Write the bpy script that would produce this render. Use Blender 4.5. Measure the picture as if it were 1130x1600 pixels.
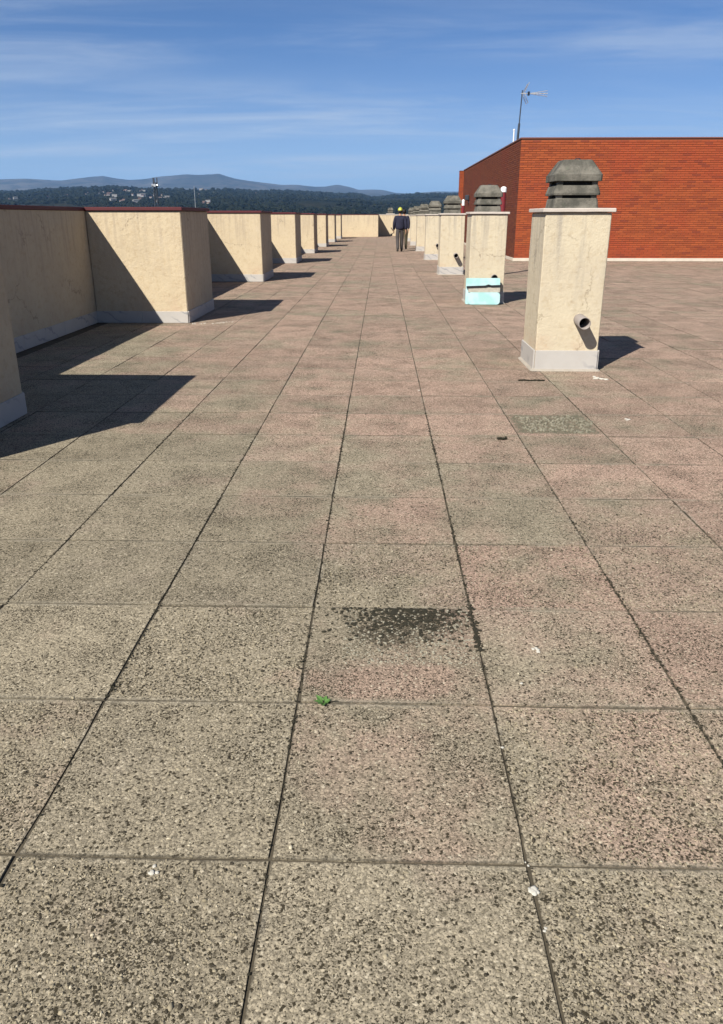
import bpy, bmesh, math, random
import numpy as np
from mathutils import Vector, Matrix, noise
random.seed(7); rng = np.random.default_rng(7)
for o in list(bpy.data.objects): bpy.data.objects.remove(o)
S = bpy.context.scene
COL = S.collection
R = math.radians

# ------------------------------------------------------------------ camera
F, CX, CY, VX, VY = 1167.0, 565.0, 750.0, 596.0, 338.0     # measured on the 1130x1600 picture
TH = math.atan((CY - VY) / F)
PSI = math.atan((VX - CX) * math.cos(TH) / F)
EYE = 1.42
cam = bpy.data.cameras.new('camera'); camo = bpy.data.objects.new('camera', cam); COL.objects.link(camo)
cam.sensor_fit = 'VERTICAL'; cam.sensor_height = 24.0; cam.lens = 24.0 * F / 1600.0
cam.shift_y = -(800.0 - CY) / 1600.0
cam.clip_start = 0.05; cam.clip_end = 60000
camo.location = (0, 0, EYE)
camo.rotation_euler = (math.pi / 2 - TH, 0, PSI)
S.camera = camo
FW = Vector((-math.sin(PSI) * math.cos(TH), math.cos(PSI) * math.cos(TH), -math.sin(TH)))
RT = Vector((math.cos(PSI), math.sin(PSI), 0)); UP = RT.cross(FW)
def ray(x, y): return FW * F + RT * (x - CX) - UP * (y - CY)
def ground(x, y, z=0.0):
    r = ray(x, y); return Vector((0, 0, EYE)) + r * ((z - EYE) / r.z)
def at_y(x, y, Y):
    r = ray(x, y); return Vector((0, 0, EYE)) + r * (Y / r.y)
def proj(p):
    q = Vector(p) - Vector((0, 0, EYE)); c = q.dot(FW)
    return CX + F * q.dot(RT) / c, CY - F * q.dot(UP) / c

# ------------------------------------------------------------------ light
SUN_EL = R(41.5); SUN_AZ = math.atan2(-0.541, -0.841)       # compass style, from +Y towards +X
W = bpy.data.worlds.new('World'); S.world = W; W.use_nodes = True
sd = bpy.data.lights.new('sun', 'SUN'); sun = bpy.data.objects.new('sun', sd); COL.objects.link(sun)
sd.energy = 5.0; sd.angle = R(0.5); sd.color = (1.0, 0.95, 0.86)
sdir = Vector((math.sin(SUN_AZ) * math.cos(SUN_EL), math.cos(SUN_AZ) * math.cos(SUN_EL), math.sin(SUN_EL)))
sun.rotation_euler = sdir.to_track_quat('Z', 'Y').to_euler()
S.view_settings.view_transform = 'Standard'; S.view_settings.look = 'None'
S.view_settings.exposure = 0.93; S.view_settings.gamma = 1; S.view_settings.use_curve_mapping = False

# ------------------------------------------------------------------ node helpers
class G:
    def __init__(s, nt): s.nt = nt
    def n(s, typ, ins=None, **kw):
        nd = s.nt.nodes.new(typ)
        for k, v in kw.items(): setattr(nd, k, v)
        for k, v in (ins or {}).items(): s.put(nd.inputs[k], v)
        return nd
    def put(s, sock, v):
        if isinstance(v, bpy.types.NodeSocket): s.nt.links.new(v, sock)
        elif isinstance(v, bpy.types.Node): s.nt.links.new(v.outputs[0], sock)
        else: sock.default_value = v
    def math(s, op, a, b=0.0, c=None, clamp=False):
        nd = s.nt.nodes.new('ShaderNodeMath'); nd.operation = op; nd.use_clamp = clamp
        s.put(nd.inputs[0], a); s.put(nd.inputs[1], b)
        if c is not None: s.put(nd.inputs[2], c)
        return nd.outputs[0]
    def vmath(s, op, a, b=(0, 0, 0)):
        nd = s.nt.nodes.new('ShaderNodeVectorMath'); nd.operation = op
        s.put(nd.inputs[0], a); s.put(nd.inputs[1], b); return nd.outputs[0]
    def mix(s, f, a, b, blend='MIX'):
        nd = s.nt.nodes.new('ShaderNodeMix'); nd.data_type = 'RGBA'; nd.blend_type = blend
        s.put(nd.inputs[0], f)
        for i, v in ((6, a), (7, b)):
            if isinstance(v, tuple) and len(v) == 3: v = v + (1,)
            s.put(nd.inputs[i], v)
        return nd.outputs[2]
    def ramp(s, f, lo, hi, a=0.0, b=1.0, smooth=True):
        nd = s.nt.nodes.new('ShaderNodeMapRange'); nd.interpolation_type = 'SMOOTHSTEP' if smooth else 'LINEAR'
        s.put(nd.inputs[0], f); s.put(nd.inputs[1], lo); s.put(nd.inputs[2], hi); s.put(nd.inputs[3], a); s.put(nd.inputs[4], b)
        return nd.outputs[0]
    def noise(s, vec, scale, detail=3.0, rough=0.5, out='Fac'):
        nd = s.n('ShaderNodeTexNoise', {'Scale': scale, 'Detail': detail, 'Roughness': rough})
        if vec is not None: s.put(nd.inputs['Vector'], vec)
        return nd.outputs[out]
    def scale(s, vec, k):
        return s.n('ShaderNodeMapping', {'Vector': vec, 'Scale': k}).outputs[0]
    def pos(s): return s.n('ShaderNodeNewGeometry').outputs['Position']

def material(name):
    m = bpy.data.materials.new(name); m.use_nodes = True
    g = G(m.node_tree); b = m.node_tree.nodes['Principled BSDF']
    return m, g, b
def plain(name, col, rough=0.7, metal=0.0, var=0.15, scale=12.0, bump=0.0, spec=0.3):
    m, g, b = material(name)
    P = g.n('ShaderNodeTexCoord').outputs['Object']
    n = g.noise(P, scale, 4)
    c = g.mix(n, tuple(max(0, x * (1 - var)) for x in col), tuple(x * (1 + var) for x in col))
    g.put(b.inputs['Base Color'], c); b.inputs['Roughness'].default_value = rough; b.inputs['Metallic'].default_value = metal
    b.inputs['Specular IOR Level'].default_value = spec
    if bump:
        bp = g.n('ShaderNodeBump', {'Strength': bump, 'Distance': 0.004, 'Height': g.noise(P, scale * 8, 4)})
        g.put(b.inputs['Normal'], bp)
    return m

# ------------------------------------------------------------------ sky
g = G(W.node_tree); bg = W.node_tree.nodes['Background']
sky = g.n('ShaderNodeTexSky', sky_type='NISHITA', sun_disc=False, sun_elevation=SUN_EL, sun_rotation=SUN_AZ % (2 * math.pi))
sky.altitude = 0; sky.air_density = 0.7; sky.dust_density = 0.0; sky.ozone_density = 10.0
D = g.n('ShaderNodeTexCoord').outputs['Generated']
sx = g.n('ShaderNodeSeparateXYZ', {'Vector': D})
zz = g.math('MAXIMUM', sx.outputs[2], 0.02)
zz = g.math('ADD', zz, 0.08)
px = g.math('DIVIDE', sx.outputs[0], zz); py = g.math('DIVIDE', sx.outputs[1], zz)
cv = g.n('ShaderNodeCombineXYZ', {'X': g.math('MULTIPLY', px, 0.55), 'Y': g.math('MULTIPLY', py, 1.5), 'Z': 3.3}).outputs[0]
warp = g.noise(cv, 0.7, 2, out='Color')
cv2 = g.vmath('ADD', cv, g.vmath('MULTIPLY', warp, (1.6, 0.9, 0)))
n1 = g.noise(cv2, 1.3, 6, 0.62)
n2 = g.noise(g.scale(cv, (0.45, 0.6, 1)), 1.0, 2)
cl = g.math('MULTIPLY', g.ramp(n1, 0.34, 0.80), g.ramp(n2, 0.26, 0.60))
cl = g.math('MULTIPLY', cl, g.ramp(sx.outputs[2], 0.0, 0.06))
# one thin old contrail
def seg(a, b, w):
    ra, rb = ray(*a), ray(*b)
    A = Vector((ra.x, ra.y)) / (max(ra.normalized().z, .02) + .08) / ra.length
    B = Vector((rb.x, rb.y)) / (max(rb.normalized().z, .02) + .08) / rb.length
    d = B - A; L = d.length; d /= L
    u = g.math('ADD', g.math('MULTIPLY', g.math('SUBTRACT', px, A.x), d.x), g.math('MULTIPLY', g.math('SUBTRACT', py, A.y), d.y))
    v = g.math('ABSOLUTE', g.math('SUBTRACT', g.math('MULTIPLY', g.math('SUBTRACT', px, A.x), d.y), g.math('MULTIPLY', g.math('SUBTRACT', py, A.y), d.x)))
    v = g.math('ADD', v, g.math('MULTIPLY', g.math('SUBTRACT', g.noise(cv, 9.0, 4), 0.5), w * 1.6))
    e = g.math('MULTIPLY', g.ramp(u, 0, L * .35), g.ramp(u, L, L * .7))
    return g.math('MULTIPLY', g.ramp(v, w, 0.0), e)
ct = g.math('MULTIPLY', seg((205, 163), (312, 203), 0.075), 0.75)
k = g.math('MULTIPLY', cl, 0.50)
k = g.math('ADD', k, g.ramp(sx.outputs[2], .22, .02, 0, .30))
k = g.math('MAXIMUM', k, g.math('MULTIPLY', ct, 0.40))
skyc = g.mix(k, sky.outputs[0], (6.4, 7.3, 8.5))
g.put(bg.inputs['Color'], skyc); bg.inputs['Strength'].default_value = 0.05

# ------------------------------------------------------------------ mesh helpers
def link(name, mesh, parent=None):
    o = bpy.data.objects.new(name, mesh); COL.objects.link(o)
    if parent is not None: o.parent = parent
    return o
def tag(o, label=None, cat=None, group=None, kind=None):
    if label: o['label'] = label
    if cat: o['category'] = cat
    if group: o['group'] = group
    if kind: o['kind'] = kind
    return o
def thing(name, label, cat, loc=(0, 0, 0), rz=0.0, group=None):
    o = bpy.data.objects.new(name, None); COL.objects.link(o); o.location = loc; o.rotation_euler = (0, 0, rz)
    o.empty_display_size = .2
    return tag(o, label, cat, group)
def finish(bm, name, mat, parent=None, smooth=False):
    bmesh.ops.recalc_face_normals(bm, faces=bm.faces)
    me = bpy.data.meshes.new(name); bm.to_mesh(me); bm.free()
    for m in (mat if isinstance(mat, (list, tuple)) else [mat]): me.materials.append(m)
    if smooth: me.polygons.foreach_set('use_smooth', [True] * len(me.polygons))
    return link(name, me, parent)
def add_box(bm, c, s, bev=0.0, mat=0):
    ret = bmesh.ops.create_cube(bm, size=1.0, matrix=Matrix.Translation(c) @ Matrix.Diagonal((s[0], s[1], s[2], 1)))
    vs = ret['verts']; fs = set(f for v in vs for f in v.link_faces)
    for f in fs: f.material_index = mat
    if bev > 0:
        es = list(set(e for v in vs for e in v.link_edges))
        bmesh.ops.bevel(bm, geom=es, offset=bev, segments=1, affect='EDGES', profile=0.5)
def box(name, x0, x1, y0, y1, z0, z1, mat, parent=None, bev=0.0):
    bm = bmesh.new(); add_box(bm, ((x0 + x1) / 2, (y0 + y1) / 2, (z0 + z1) / 2), (x1 - x0, y1 - y0, z1 - z0), bev)
    return finish(bm, name, mat, parent)
def add_tube(bm, a, b, r0, r1=None, seg=12, cap=True):
    a, b = Vector(a), Vector(b); r1 = r0 if r1 is None else r1
    d = b - a; q = d.to_track_quat('Z', 'Y').to_matrix().to_4x4()
    bmesh.ops.create_cone(bm, cap_ends=cap, segments=seg, radius1=r0, radius2=r1, depth=d.length,
                          matrix=Matrix.Translation((a + b) / 2) @ q)
def add_loft(bm, rings):          # rings: (half x, half y, z); square sections with clipped corners
    prev = None; first = None
    for hx, hy, z in rings:
        c = 0.06 * min(hx, hy) + 0.004
        pts = [(-hx + c, -hy), (hx - c, -hy), (hx, -hy + c), (hx, hy - c), (hx - c, hy), (-hx + c, hy), (-hx, hy - c), (-hx, -hy + c)]
        vs = [bm.verts.new((x, y, z)) for x, y in pts]
        if prev:
            for i in range(8): bm.faces.new((prev[i], prev[(i + 1) % 8], vs[(i + 1) % 8], vs[i]))
        else: first = vs
        prev = vs
    return first, prev
def blob_mesh(bm, c, s, seedv, sub=1, rough=0.25):
    r = bmesh.ops.create_icosphere(bm, subdivisions=sub, radius=1.0)
    for v in r['verts']:
        k = 1 + rough * noise.noise(v.co * 1.7 + Vector((seedv, seedv * .3, 0)))* 2
        v.co = Vector((v.co.x * s[0] * k + c[0], v.co.y * s[1] * k + c[1], v.co.z * s[2] * k + c[2]))
def copy_tree(o, parent=None, **kw):
    c = o.copy(); COL.objects.link(c)
    if parent is not None: c.parent = parent
    for ch in list(o.children): copy_tree(ch, c)
    return c

# ------------------------------------------------------------------ materials
TX, TY, TS = 0.353, 0.146, 0.6           # tile joint lines
def tile_material():
    m, g, b = material('porous_paving_tile')
    P = g.pos()
    wob = g.vmath('MULTIPLY', g.vmath('SUBTRACT', g.noise(P, 170, 2, out='Color'), (.5, .5, .5)), (.007, .007, .007))
    Pw = g.vmath('ADD', P, wob)
    v = g.n('ShaderNodeTexVoronoi', {'Vector': Pw, 'Scale': 135.0, 'Randomness': 1.0}, feature='F1')
    d, rc = v.outputs['Distance'], v.outputs['Color']
    r1 = g.n('ShaderNodeSeparateColor', {'Color': rc})
    v2 = g.n('ShaderNodeTexVoronoi', {'Vector': Pw, 'Scale': 290.0, 'Randomness': 1.0}, feature='F1')
    r2 = g.n('ShaderNodeSeparateColor', {'Color': v2.outputs['Color']})
    sx = g.n('ShaderNodeSeparateXYZ', {'Vector': P})
    cell = g.n('ShaderNodeCombineXYZ', {
        'X': g.math('FLOOR', g.math('DIVIDE', g.math('SUBTRACT', sx.outputs[0], TX), TS)),
        'Y': g.math('FLOOR', g.math('DIVIDE', g.math('SUBTRACT', sx.outputs[1], TY), TS))}).outputs[0]
    wn = g.n('ShaderNodeTexWhiteNoise', {'Vector': cell}, noise_dimensions='2D')
    wr = g.n('ShaderNodeSeparateColor', {'Color': wn.outputs['Color']})
    big = g.noise(P, 0.5, 3); mid = g.noise(P, 2.2, 5, .62); fine = g.noise(P, 11, 4, .6)
    # reddish wear: little of it at the near left
    pk = g.math('ADD', g.math('MULTIPLY', wr.outputs[0], 0.16), g.math('ADD', g.math('MULTIPLY', big, 0.55), g.math('MULTIPLY', mid, 0.85)))
    side = g.ramp(g.math('ADD', g.math('MULTIPLY', sx.outputs[0], 0.30), g.math('MULTIPLY', sx.outputs[1], 0.16)), 0.05, 1.1, -0.20, 0.06)
    pk = g.ramp(g.math('ADD', pk, side), 0.585, 0.90)
    def ell(x, y, rx, ry):
        a = g.math('DIVIDE', g.math('SUBTRACT', sx.outputs[0], x), rx); bb = g.math('DIVIDE', g.math('SUBTRACT', sx.outputs[1], y), ry)
        return g.math('ADD', g.math('SQRT', g.math('ADD', g.math('MULTIPLY', a, a), g.math('MULTIPLY', bb, bb))), g.math('MULTIPLY', g.math('SUBTRACT', mid, .5), 2.2))
    pk = g.math('MAXIMUM', pk, g.ramp(ell(.03, 2.08, .30, .12), 1.15, .6, 0, .75))
    base = g.mix(pk, (0.250, 0.214, 0.153), (0.345, 0.242, 0.184))
    base = g.mix(g.ramp(g.math('ADD', mid, g.math('MULTIPLY', wr.outputs[1], .10)), 0.52, 0.80, 0, .34), base, (0.190, 0.166, 0.130))
    tone = g.math('ADD', 0.88, g.math('MULTIPLY', wr.outputs[2], 0.18))
    grain = g.math('ADD', g.ramp(r1.outputs[0], 0, 1, 0.74, 1.22, smooth=False), g.ramp(r2.outputs[0], 0, 1, -.26, .28, smooth=False))
    tone = g.math('MULTIPLY', tone, grain)
    tn = g.n('ShaderNodeCombineColor', {0: tone, 1: tone, 2: tone})
    c = g.mix(1.0, base, tn.outputs[0], 'MULTIPLY')
    c = g.mix(g.ramp(r1.outputs[1], .95, .97, 0, .50), c, (0.50, 0.44, 0.33))
    # open pores and grain edges, their self-shadow painted near-black
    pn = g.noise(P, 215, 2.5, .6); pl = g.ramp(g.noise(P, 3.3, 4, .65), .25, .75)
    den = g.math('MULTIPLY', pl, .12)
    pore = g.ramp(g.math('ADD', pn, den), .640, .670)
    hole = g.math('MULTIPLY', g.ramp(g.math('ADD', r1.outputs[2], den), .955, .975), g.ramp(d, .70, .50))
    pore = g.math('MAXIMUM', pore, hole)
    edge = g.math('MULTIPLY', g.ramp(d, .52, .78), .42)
    pit_shade = g.math('MAXIMUM', g.math('MULTIPLY', pore, .95), edge)
    c = g.mix(pit_shade, c, (0.026, 0.021, 0.012))
    # grime along the long joints, pale dust along the cross joints
    def jd(o, t0): return g.math('MULTIPLY', g.math('ABSOLUTE', g.math('SUBTRACT', g.math('FRACT', g.math('ADD', g.math('DIVIDE', g.math('SUBTRACT', o, t0), TS), .5)), .5)), TS)
    jx = jd(sx.outputs[0], TX); jy = jd(sx.outputs[1], TY)
    gn = g.noise(P, 24, 4, .7); gl = g.noise(P, 2.7, 2)
    dust = g.math('MULTIPLY', g.ramp(jy, .030, .006), g.ramp(g.noise(P, 3.3, 4, .65), .42, .60))
    c = g.mix(g.math('MULTIPLY', dust, .48), c, (.30, .265, .20))
    dx_ = g.math('MULTIPLY', g.ramp(jx, .022, .006), g.ramp(g.noise(P, 4.7, 4, .65), .48, .66))
    c = g.mix(g.math('MULTIPLY', dx_, .40), c, (.27, .24, .19))
    gx_ = g.math('MULTIPLY', g.ramp(g.math('ADD', jx, g.math('MULTIPLY', g.math('SUBTRACT', gn, .5), .026)), .007, .001), g.ramp(gl, .36, .62, .5, 1.0))
    c = g.mix(g.math('MULTIPLY', gx_, .85), c, (.040, .034, .024))
    gy_ = g.math('MULTIPLY', g.ramp(g.math('ADD', jy, g.math('MULTIPLY', g.math('SUBTRACT', gn, .5), .020)), .010, .002), g.ramp(g.noise(P, 1.9, 2), .36, .58, .4, 1))
    c = g.mix(g.math('MULTIPLY', gy_, .75), c, (.050, .044, .034))
    # the crumbling tile in front of the nearest chimney has gone grey-green
    def bx(o, lo, hi, w): return g.math('MULTIPLY', g.ramp(o, lo - w, lo + w), g.ramp(o, hi + w, hi - w))
    wx = g.math('ADD', sx.outputs[0], g.math('MULTIPLY', g.math('SUBTRACT', gn, .5), .12)); wy = g.math('ADD', sx.outputs[1], g.math('MULTIPLY', g.math('SUBTRACT', gn, .5), .12))
    cr = g.math('MULTIPLY', bx(wx, .97, 1.535, .02), bx(wy, 5.02, 5.53, .02))
    c = g.mix(g.math('MULTIPLY', cr, g.ramp(g.math('ADD', r1.outputs[0], g.math('MULTIPLY', fine, .5)), .35, .80, .25, .95)), c, (.105, .100, .068))
    # moss and dark soil on one tile at its far edge
    def spot(x, y, rx, ry):
        a = g.math('DIVIDE', g.math('SUBTRACT', sx.outputs[0], x), rx); bb = g.math('DIVIDE', g.math('SUBTRACT', sx.outputs[1], y), ry)
        q = g.math('SQRT', g.math('ADD', g.math('MULTIPLY', a, a), g.math('MULTIPLY', bb, bb)))
        return g.ramp(g.math('ADD', q, g.math('MULTIPLY', g.math('SUBTRACT', g.noise(P, 14, 4, .7), .5), 1.6)), 1.25, .35)
    inside = g.math('MULTIPLY', g.math('LESS_THAN', sx.outputs[1], 2.546), g.math('LESS_THAN', sx.outputs[0], .353))
    ms = g.math('MULTIPLY', g.math('MAXIMUM', spot(.14, 2.47, .25, .15), spot(.02, 2.36, .14, .10)), inside)
    ms = g.math('MULTIPLY', ms, g.ramp(g.math('ADD', r1.outputs[2], g.math('MULTIPLY', r2.outputs[1], .5)), .86, .90, 1.0, 0.05))
    c = g.mix(g.math('MULTIPLY', ms, .9), c, (0.035, 0.030, 0.020))
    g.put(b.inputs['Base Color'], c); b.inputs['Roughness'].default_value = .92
    b.inputs['Specular IOR Level'].default_value = .15
    h = g.math('SUBTRACT', g.math('SUBTRACT', 0.7, g.math('MULTIPLY', d, .6)), g.math('MULTIPLY', pore, .9))
    h = g.math('ADD', h, g.math('ADD', g.math('MULTIPLY', r1.outputs[2], .25), g.math('MULTIPLY', r2.outputs[2], .2)))
    bp = g.n('ShaderNodeBump', {'Strength': .5, 'Distance': .005, 'Height': h})
    g.put(b.inputs['Normal'], bp)
    return m
M = {}
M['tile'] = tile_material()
def stucco(name, a, bcol, stain, top):
    m, g, b = material(name)
    P = g.n('ShaderNodeTexCoord').outputs['Object']
    W_ = g.pos()
    n = g.noise(W_, 2.3, 6, .7); f = g.noise(W_, 16, 5, .65)
    c = g.mix(g.ramp(n, .35, .68), a, bcol)
    c = g.mix(g.ramp(f, .48, .72, 0, .55), c, tuple(x * q for x, q in zip(a, (.82, .76, .68))))
    c = g.mix(g.ramp(g.noise(W_, 3.1, 5, .7), .56, .74, 0, .5), c, tuple(x * q for x, q in zip(a, (1.10, 1.12, 1.20))))
    c = g.mix(g.ramp(g.noise(W_, 5.7, 3, .6), .68, .74, 0, .35), c, (.30, .22, .14))
    cw = g.vmath('ADD', W_, g.vmath('MULTIPLY', g.noise(W_, 4, 4, .7, out='Color'), (.35, .35, .35)))
    vc = g.n('ShaderNodeTexVoronoi', {'Vector': cw, 'Scale': 1.1}, feature='DISTANCE_TO_EDGE')
    crack = g.math('MULTIPLY', g.ramp(vc.outputs['Distance'], .010, .003), g.ramp(g.noise(W_, 1.7, 2), .50, .60))
    c = g.mix(g.math('MULTIPLY', crack, .55), c, (.16, .125, .085))
    # rain streaks running down from the top edge
    sz = g.n('ShaderNodeSeparateXYZ', {'Vector': W_}).outputs[2]
    st = g.noise(g.scale(W_, (13, 13, .7)), 1.0, 4, .6)
    sk = g.math('MULTIPLY', g.ramp(st, .46, .70), g.ramp(g.math('ADD', sz, g.math('MULTIPLY', g.noise(g.scale(W_, (5, 5, .2)), 1.0, 2), .9)), top - .55, top + .42))
    c = g.mix(g.math('MULTIPLY', sk, .62), c, stain)
    low = g.math('MULTIPLY', g.ramp(sz, .50, .16), g.ramp(g.noise(W_, 5, 4, .65), .44, .66))
    c = g.mix(g.math('MULTIPLY', low, .55), c, (.40, .29, .20))
    g.put(b.inputs['Base Color'], c); b.inputs['Roughness'].default_value = .9; b.inputs['Specular IOR Level'].default_value = .2
    h = g.math('ADD', g.noise(W_, 260, 3, .6), g.math('MULTIPLY', g.noise(W_, 26, 4, .6), 2.2))
    g.put(b.inputs['Normal'], g.n('ShaderNodeBump', {'Strength': .5, 'Distance': .006, 'Height': h}))
    return m
M['stucco_wall'] = stucco('cream_stucco', (.430, .352, .240), (.465, .382, .258), (.29, .235, .175), 1.45)
M['stucco_stack'] = stucco('pale_cream_stucco', (.425, .367, .270), (.460, .400, .290), (.25, .225, .19), 1.42)
def marble(name):
    m, g, b = material(name)
    P = g.pos()
    w = g.noise(P, 3, 4, .6, out='Color')
    q = g.vmath('ADD', g.scale(P, (1.0, .6, 1.9)), g.vmath('MULTIPLY', w, (.35, .35, .35)))
    wv = g.n('ShaderNodeTexWave', {'Vector': q, 'Scale': 2.2, 'Distortion': 3.5, 'Detail': 3.0}, wave_type='BANDS', bands_direction='DIAGONAL')
    vein = g.math('MULTIPLY', g.ramp(wv.outputs['Fac'], .88, 1.0), g.ramp(g.noise(P, 2.1, 2), .42, .62))
    c = g.mix(g.noise(P, 6, 4), (.315, .295, .27), (.39, .37, .345))
    c = g.mix(g.math('MULTIPLY', vein, .65), c, (.15, .16, .175))
    c = g.mix(g.ramp(g.noise(P, 30, 4), .55, .8, 0, .4), c, (.34, .31, .27))
    g.put(b.inputs['Base Color'], c); b.inputs['Roughness'].default_value = .55
    return m
M['marble'] = marble('grey_veined_marble')
M['cap'] = plain('pale_stone_cap', (.40, .355, .31), .8, var=.2, scale=9, bump=.4)
M['coping'] = plain('maroon_coping', (.070, .013, .016), .6, var=.25, scale=6)
def concrete():
    m, g, b = material('weathered_concrete')
    P = g.pos()
    n = g.noise(P, 7, 6, .65); f = g.noise(P, 60, 3, .6)
    c = g.mix(g.ramp(n, .35, .68), (.062, .060, .050), (.145, .134, .112))
    c = g.mix(g.ramp(f, .52, .75, 0, .6), c, (.055, .052, .045))
    c = g.mix(g.ramp(g.noise(P, 18, 3), .62, .75, 0, .5), c, (.10, .115, .08))
    g.put(b.inputs['Base Color'], c); b.inputs['Roughness'].default_value = .95; b.inputs['Specular IOR Level'].default_value = .15
    g.put(b.inputs['Normal'], g.n('ShaderNodeBump', {'Strength': .6, 'Distance': .006, 'Height': g.noise(P, 90, 4)}))
    return m
M['concrete'] = concrete()
M['mortar'] = plain('joint_dirt', (.060, .050, .034), 1.0, var=.7, scale=9, bump=.6)
M['sealant'] = plain('grey_mortar_fillet', (.27, .24, .20), .9, var=.25, scale=14, bump=.4)
M['pvc'] = plain('grey_plastic_pipe', (.20, .175, .16), .5, var=.12)
M['dark_inside'] = plain('dark_pipe_inside', (.02, .018, .016), .9)  # near-black; for the cowl gaps, shade is put into this colour
def brick(name, v):
    m, g, b = material(name)
    P = g.pos(); rnd = g.n('ShaderNodeNewGeometry').outputs['Random Per Island']
    c = g.mix(rnd, (.205, .048, .019), (.280, .068, .023))
    c = g.mix(g.ramp(g.noise(P, .7, 3), .4, .7, 0, .45), c, (.27, .042, .020))
    c = g.mix(g.ramp(g.math('FRACT', g.math('MULTIPLY', rnd, 17.3)), .90, .95, 0, .7), c, (.15, .034, .02))
    c = g.mix(g.ramp(g.noise(P, 40, 3), .5, .75, 0, .35), c, (.17, .04, .022))
    if v < 1: c = g.mix(1.0, c, (.50, .62, .82), 'MULTIPLY')          # the long side takes the same brick colour, multiplied darker and browner
    g.put(b.inputs['Base Color'], c); b.inputs['Roughness'].default_value = .88; b.inputs['Specular IOR Level'].default_value = .2
    return m
M['brick'] = brick('red_brick', 1.0)
M['dark_brick'] = brick('brown_brick', .62)
M['joint'] = plain('brick_mortar', (.165, .060, .032), .95, var=.2, scale=4)
M['brown'] = plain('brown_metal_edge', (.13, .05, .035), .5, var=.15)
M['flash'] = plain('pale_flashing', (.46, .41, .34), .8, var=.2, scale=5)
M['steel'] = plain('dark_steel', (.06, .07, .085), .45, .6)
M['alu'] = plain('aluminium', (.55, .55, .55), .4, .7)
M['white'] = plain('white_plastic', (.62, .62, .60), .5)
M['flue'] = plain('dark_red_paint', (.13, .014, .018), .5)

# ------------------------------------------------------------------ terrain and hills
def az_el(x, y):
    r = ray(x, y); return math.atan2(r.x, r.y), math.atan2(r.z, math.hypot(r.x, r.y))
def curve(pts):
    q = sorted(az_el(x, y) for x, y in pts); return np.array([a for a, e in q]), np.array([e for a, e in q])
MT = curve([(-260, 284), (-180, 279), (-90, 276), (-30, 281), (40, 279), (95, 282), (143, 276), (161, 274.6), (180, 278), (201, 280.7), (220, 280), (233, 278.6), (246, 276), (273, 273.8), (289, 272),
            (305, 272.7), (320, 273.3), (342, 271), (352, 274.6), (368, 279), (392, 283), (420, 286), (440, 288.5), (465, 288), (493, 291), (508, 291),
            (527, 288), (547, 292), (561, 296.5), (581, 295.6), (598, 296.5), (618, 301), (641, 302), (663, 300), (683, 298.7), (711, 299), (800, 296), (900, 299), (1000, 292), (1130, 294), (1300, 288)])
HL = curve([(-260, 300), (-100, 297), (20, 300), (90, 296), (143, 294.5), (180, 293), (220, 296), (259, 297), (300, 296), (339, 296), (405, 300), (428, 299), (457, 300), (500, 302), (536, 304), (564, 304),
            (578, 309), (592, 308), (615, 305.5), (655, 303), (689, 304), (800, 302), (1000, 303), (1130, 300), (1300, 303)])
def fbm(x, y, s, oct=5):
    return noise.fractal(Vector((x / s, y / s, 3.7)), 1.0, 2.0, oct)
Z0 = -16.0
HR, MR = 4300.0, 11500.0
def hill_z(a, r):
    el = float(np.interp(a, HL[0], HL[1])); rr = HR * (1 + .10 * math.sin(a * 9 + 1))
    top = rr * math.tan(el) + EYE
    if r <= 700: return Z0
    if r <= rr:
        t = (r - 700) / (rr - 700); s = t ** 1.15
        x, y = r * math.sin(a), r * math.cos(a)
        w = math.sin(math.pi * min(1, t)) ** .8
        return Z0 + (top - Z0) * s + w * (9 * fbm(x, y, 900) + 4 * fbm(x, y, 230))
    return top - (r - rr) * .09
def mount_z(a, r):
    el = float(np.interp(a, MT[0], MT[1])); rr = MR
    top = rr * math.tan(el) + EYE; r0 = 5200.0
    x, y = r * math.sin(a), r * math.cos(a)
    if r <= r0: return Z0 - 30
    if r <= rr:
        t = (r - r0) / (rr - r0)
        w = math.sin(math.pi * min(1, t)) ** .7
        return Z0 - 30 + (top - Z0 + 30) * (t ** 1.35) + w * (95 * fbm(x, y, 1500, 6) + 25 * fbm(x, y, 420, 4))
    return top - (r - rr) * .16 + 20 * fbm(x, y, 700) * min(1, (r - rr) / 900)
def polar(name, zf, radii, mat, a0=-40, a1=40, n=320):
    V, Fc = [], []
    for r in radii:
        for i in range(n + 1):
            a = R(a0 + (a1 - a0) * i / n); V.append((r * math.sin(a), r * math.cos(a), zf(a, r)))
    for j in range(len(radii) - 1):
        for i in range(n):
            p = j * (n + 1) + i; Fc.append((p, p + 1, p + n + 2, p + n + 1))
    me = bpy.data.meshes.new(name); me.from_pydata(V, [], Fc); me.materials.append(mat)
    me.polygons.foreach_set('use_smooth', [True] * len(Fc))
    o = link(name, me); o['kind'] = 'structure'; return o
def land(name, cols, s1, s2):
    m, g, b = material(name); P = g.pos()
    n = g.noise(P, s1, 6, .65); k = g.noise(P, s2, 4, .7)
    c = g.mix(g.ramp(n, .38, .62), cols[0], cols[1]); c = g.mix(g.ramp(k, .48, .62), c, cols[2])
    g.put(b.inputs['Base Color'], c); b.inputs['Roughness'].default_value = 1; b.inputs['Specular IOR Level'].default_value = 0
    return m
M['plain'] = land('valley_ground', ((.06, .055, .035), (.09, .08, .05), (.04, .045, .025)), .004, .03)
M['wood'] = land('wooded_hillside', ((.012, .015, .010), (.020, .020, .013), (.008, .010, .007)), .0035, .02)
M['rock'] = land('rocky_mountain', ((.034, .036, .032), (.075, .070, .060), (.020, .024, .018)), .0016, .006)
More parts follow.
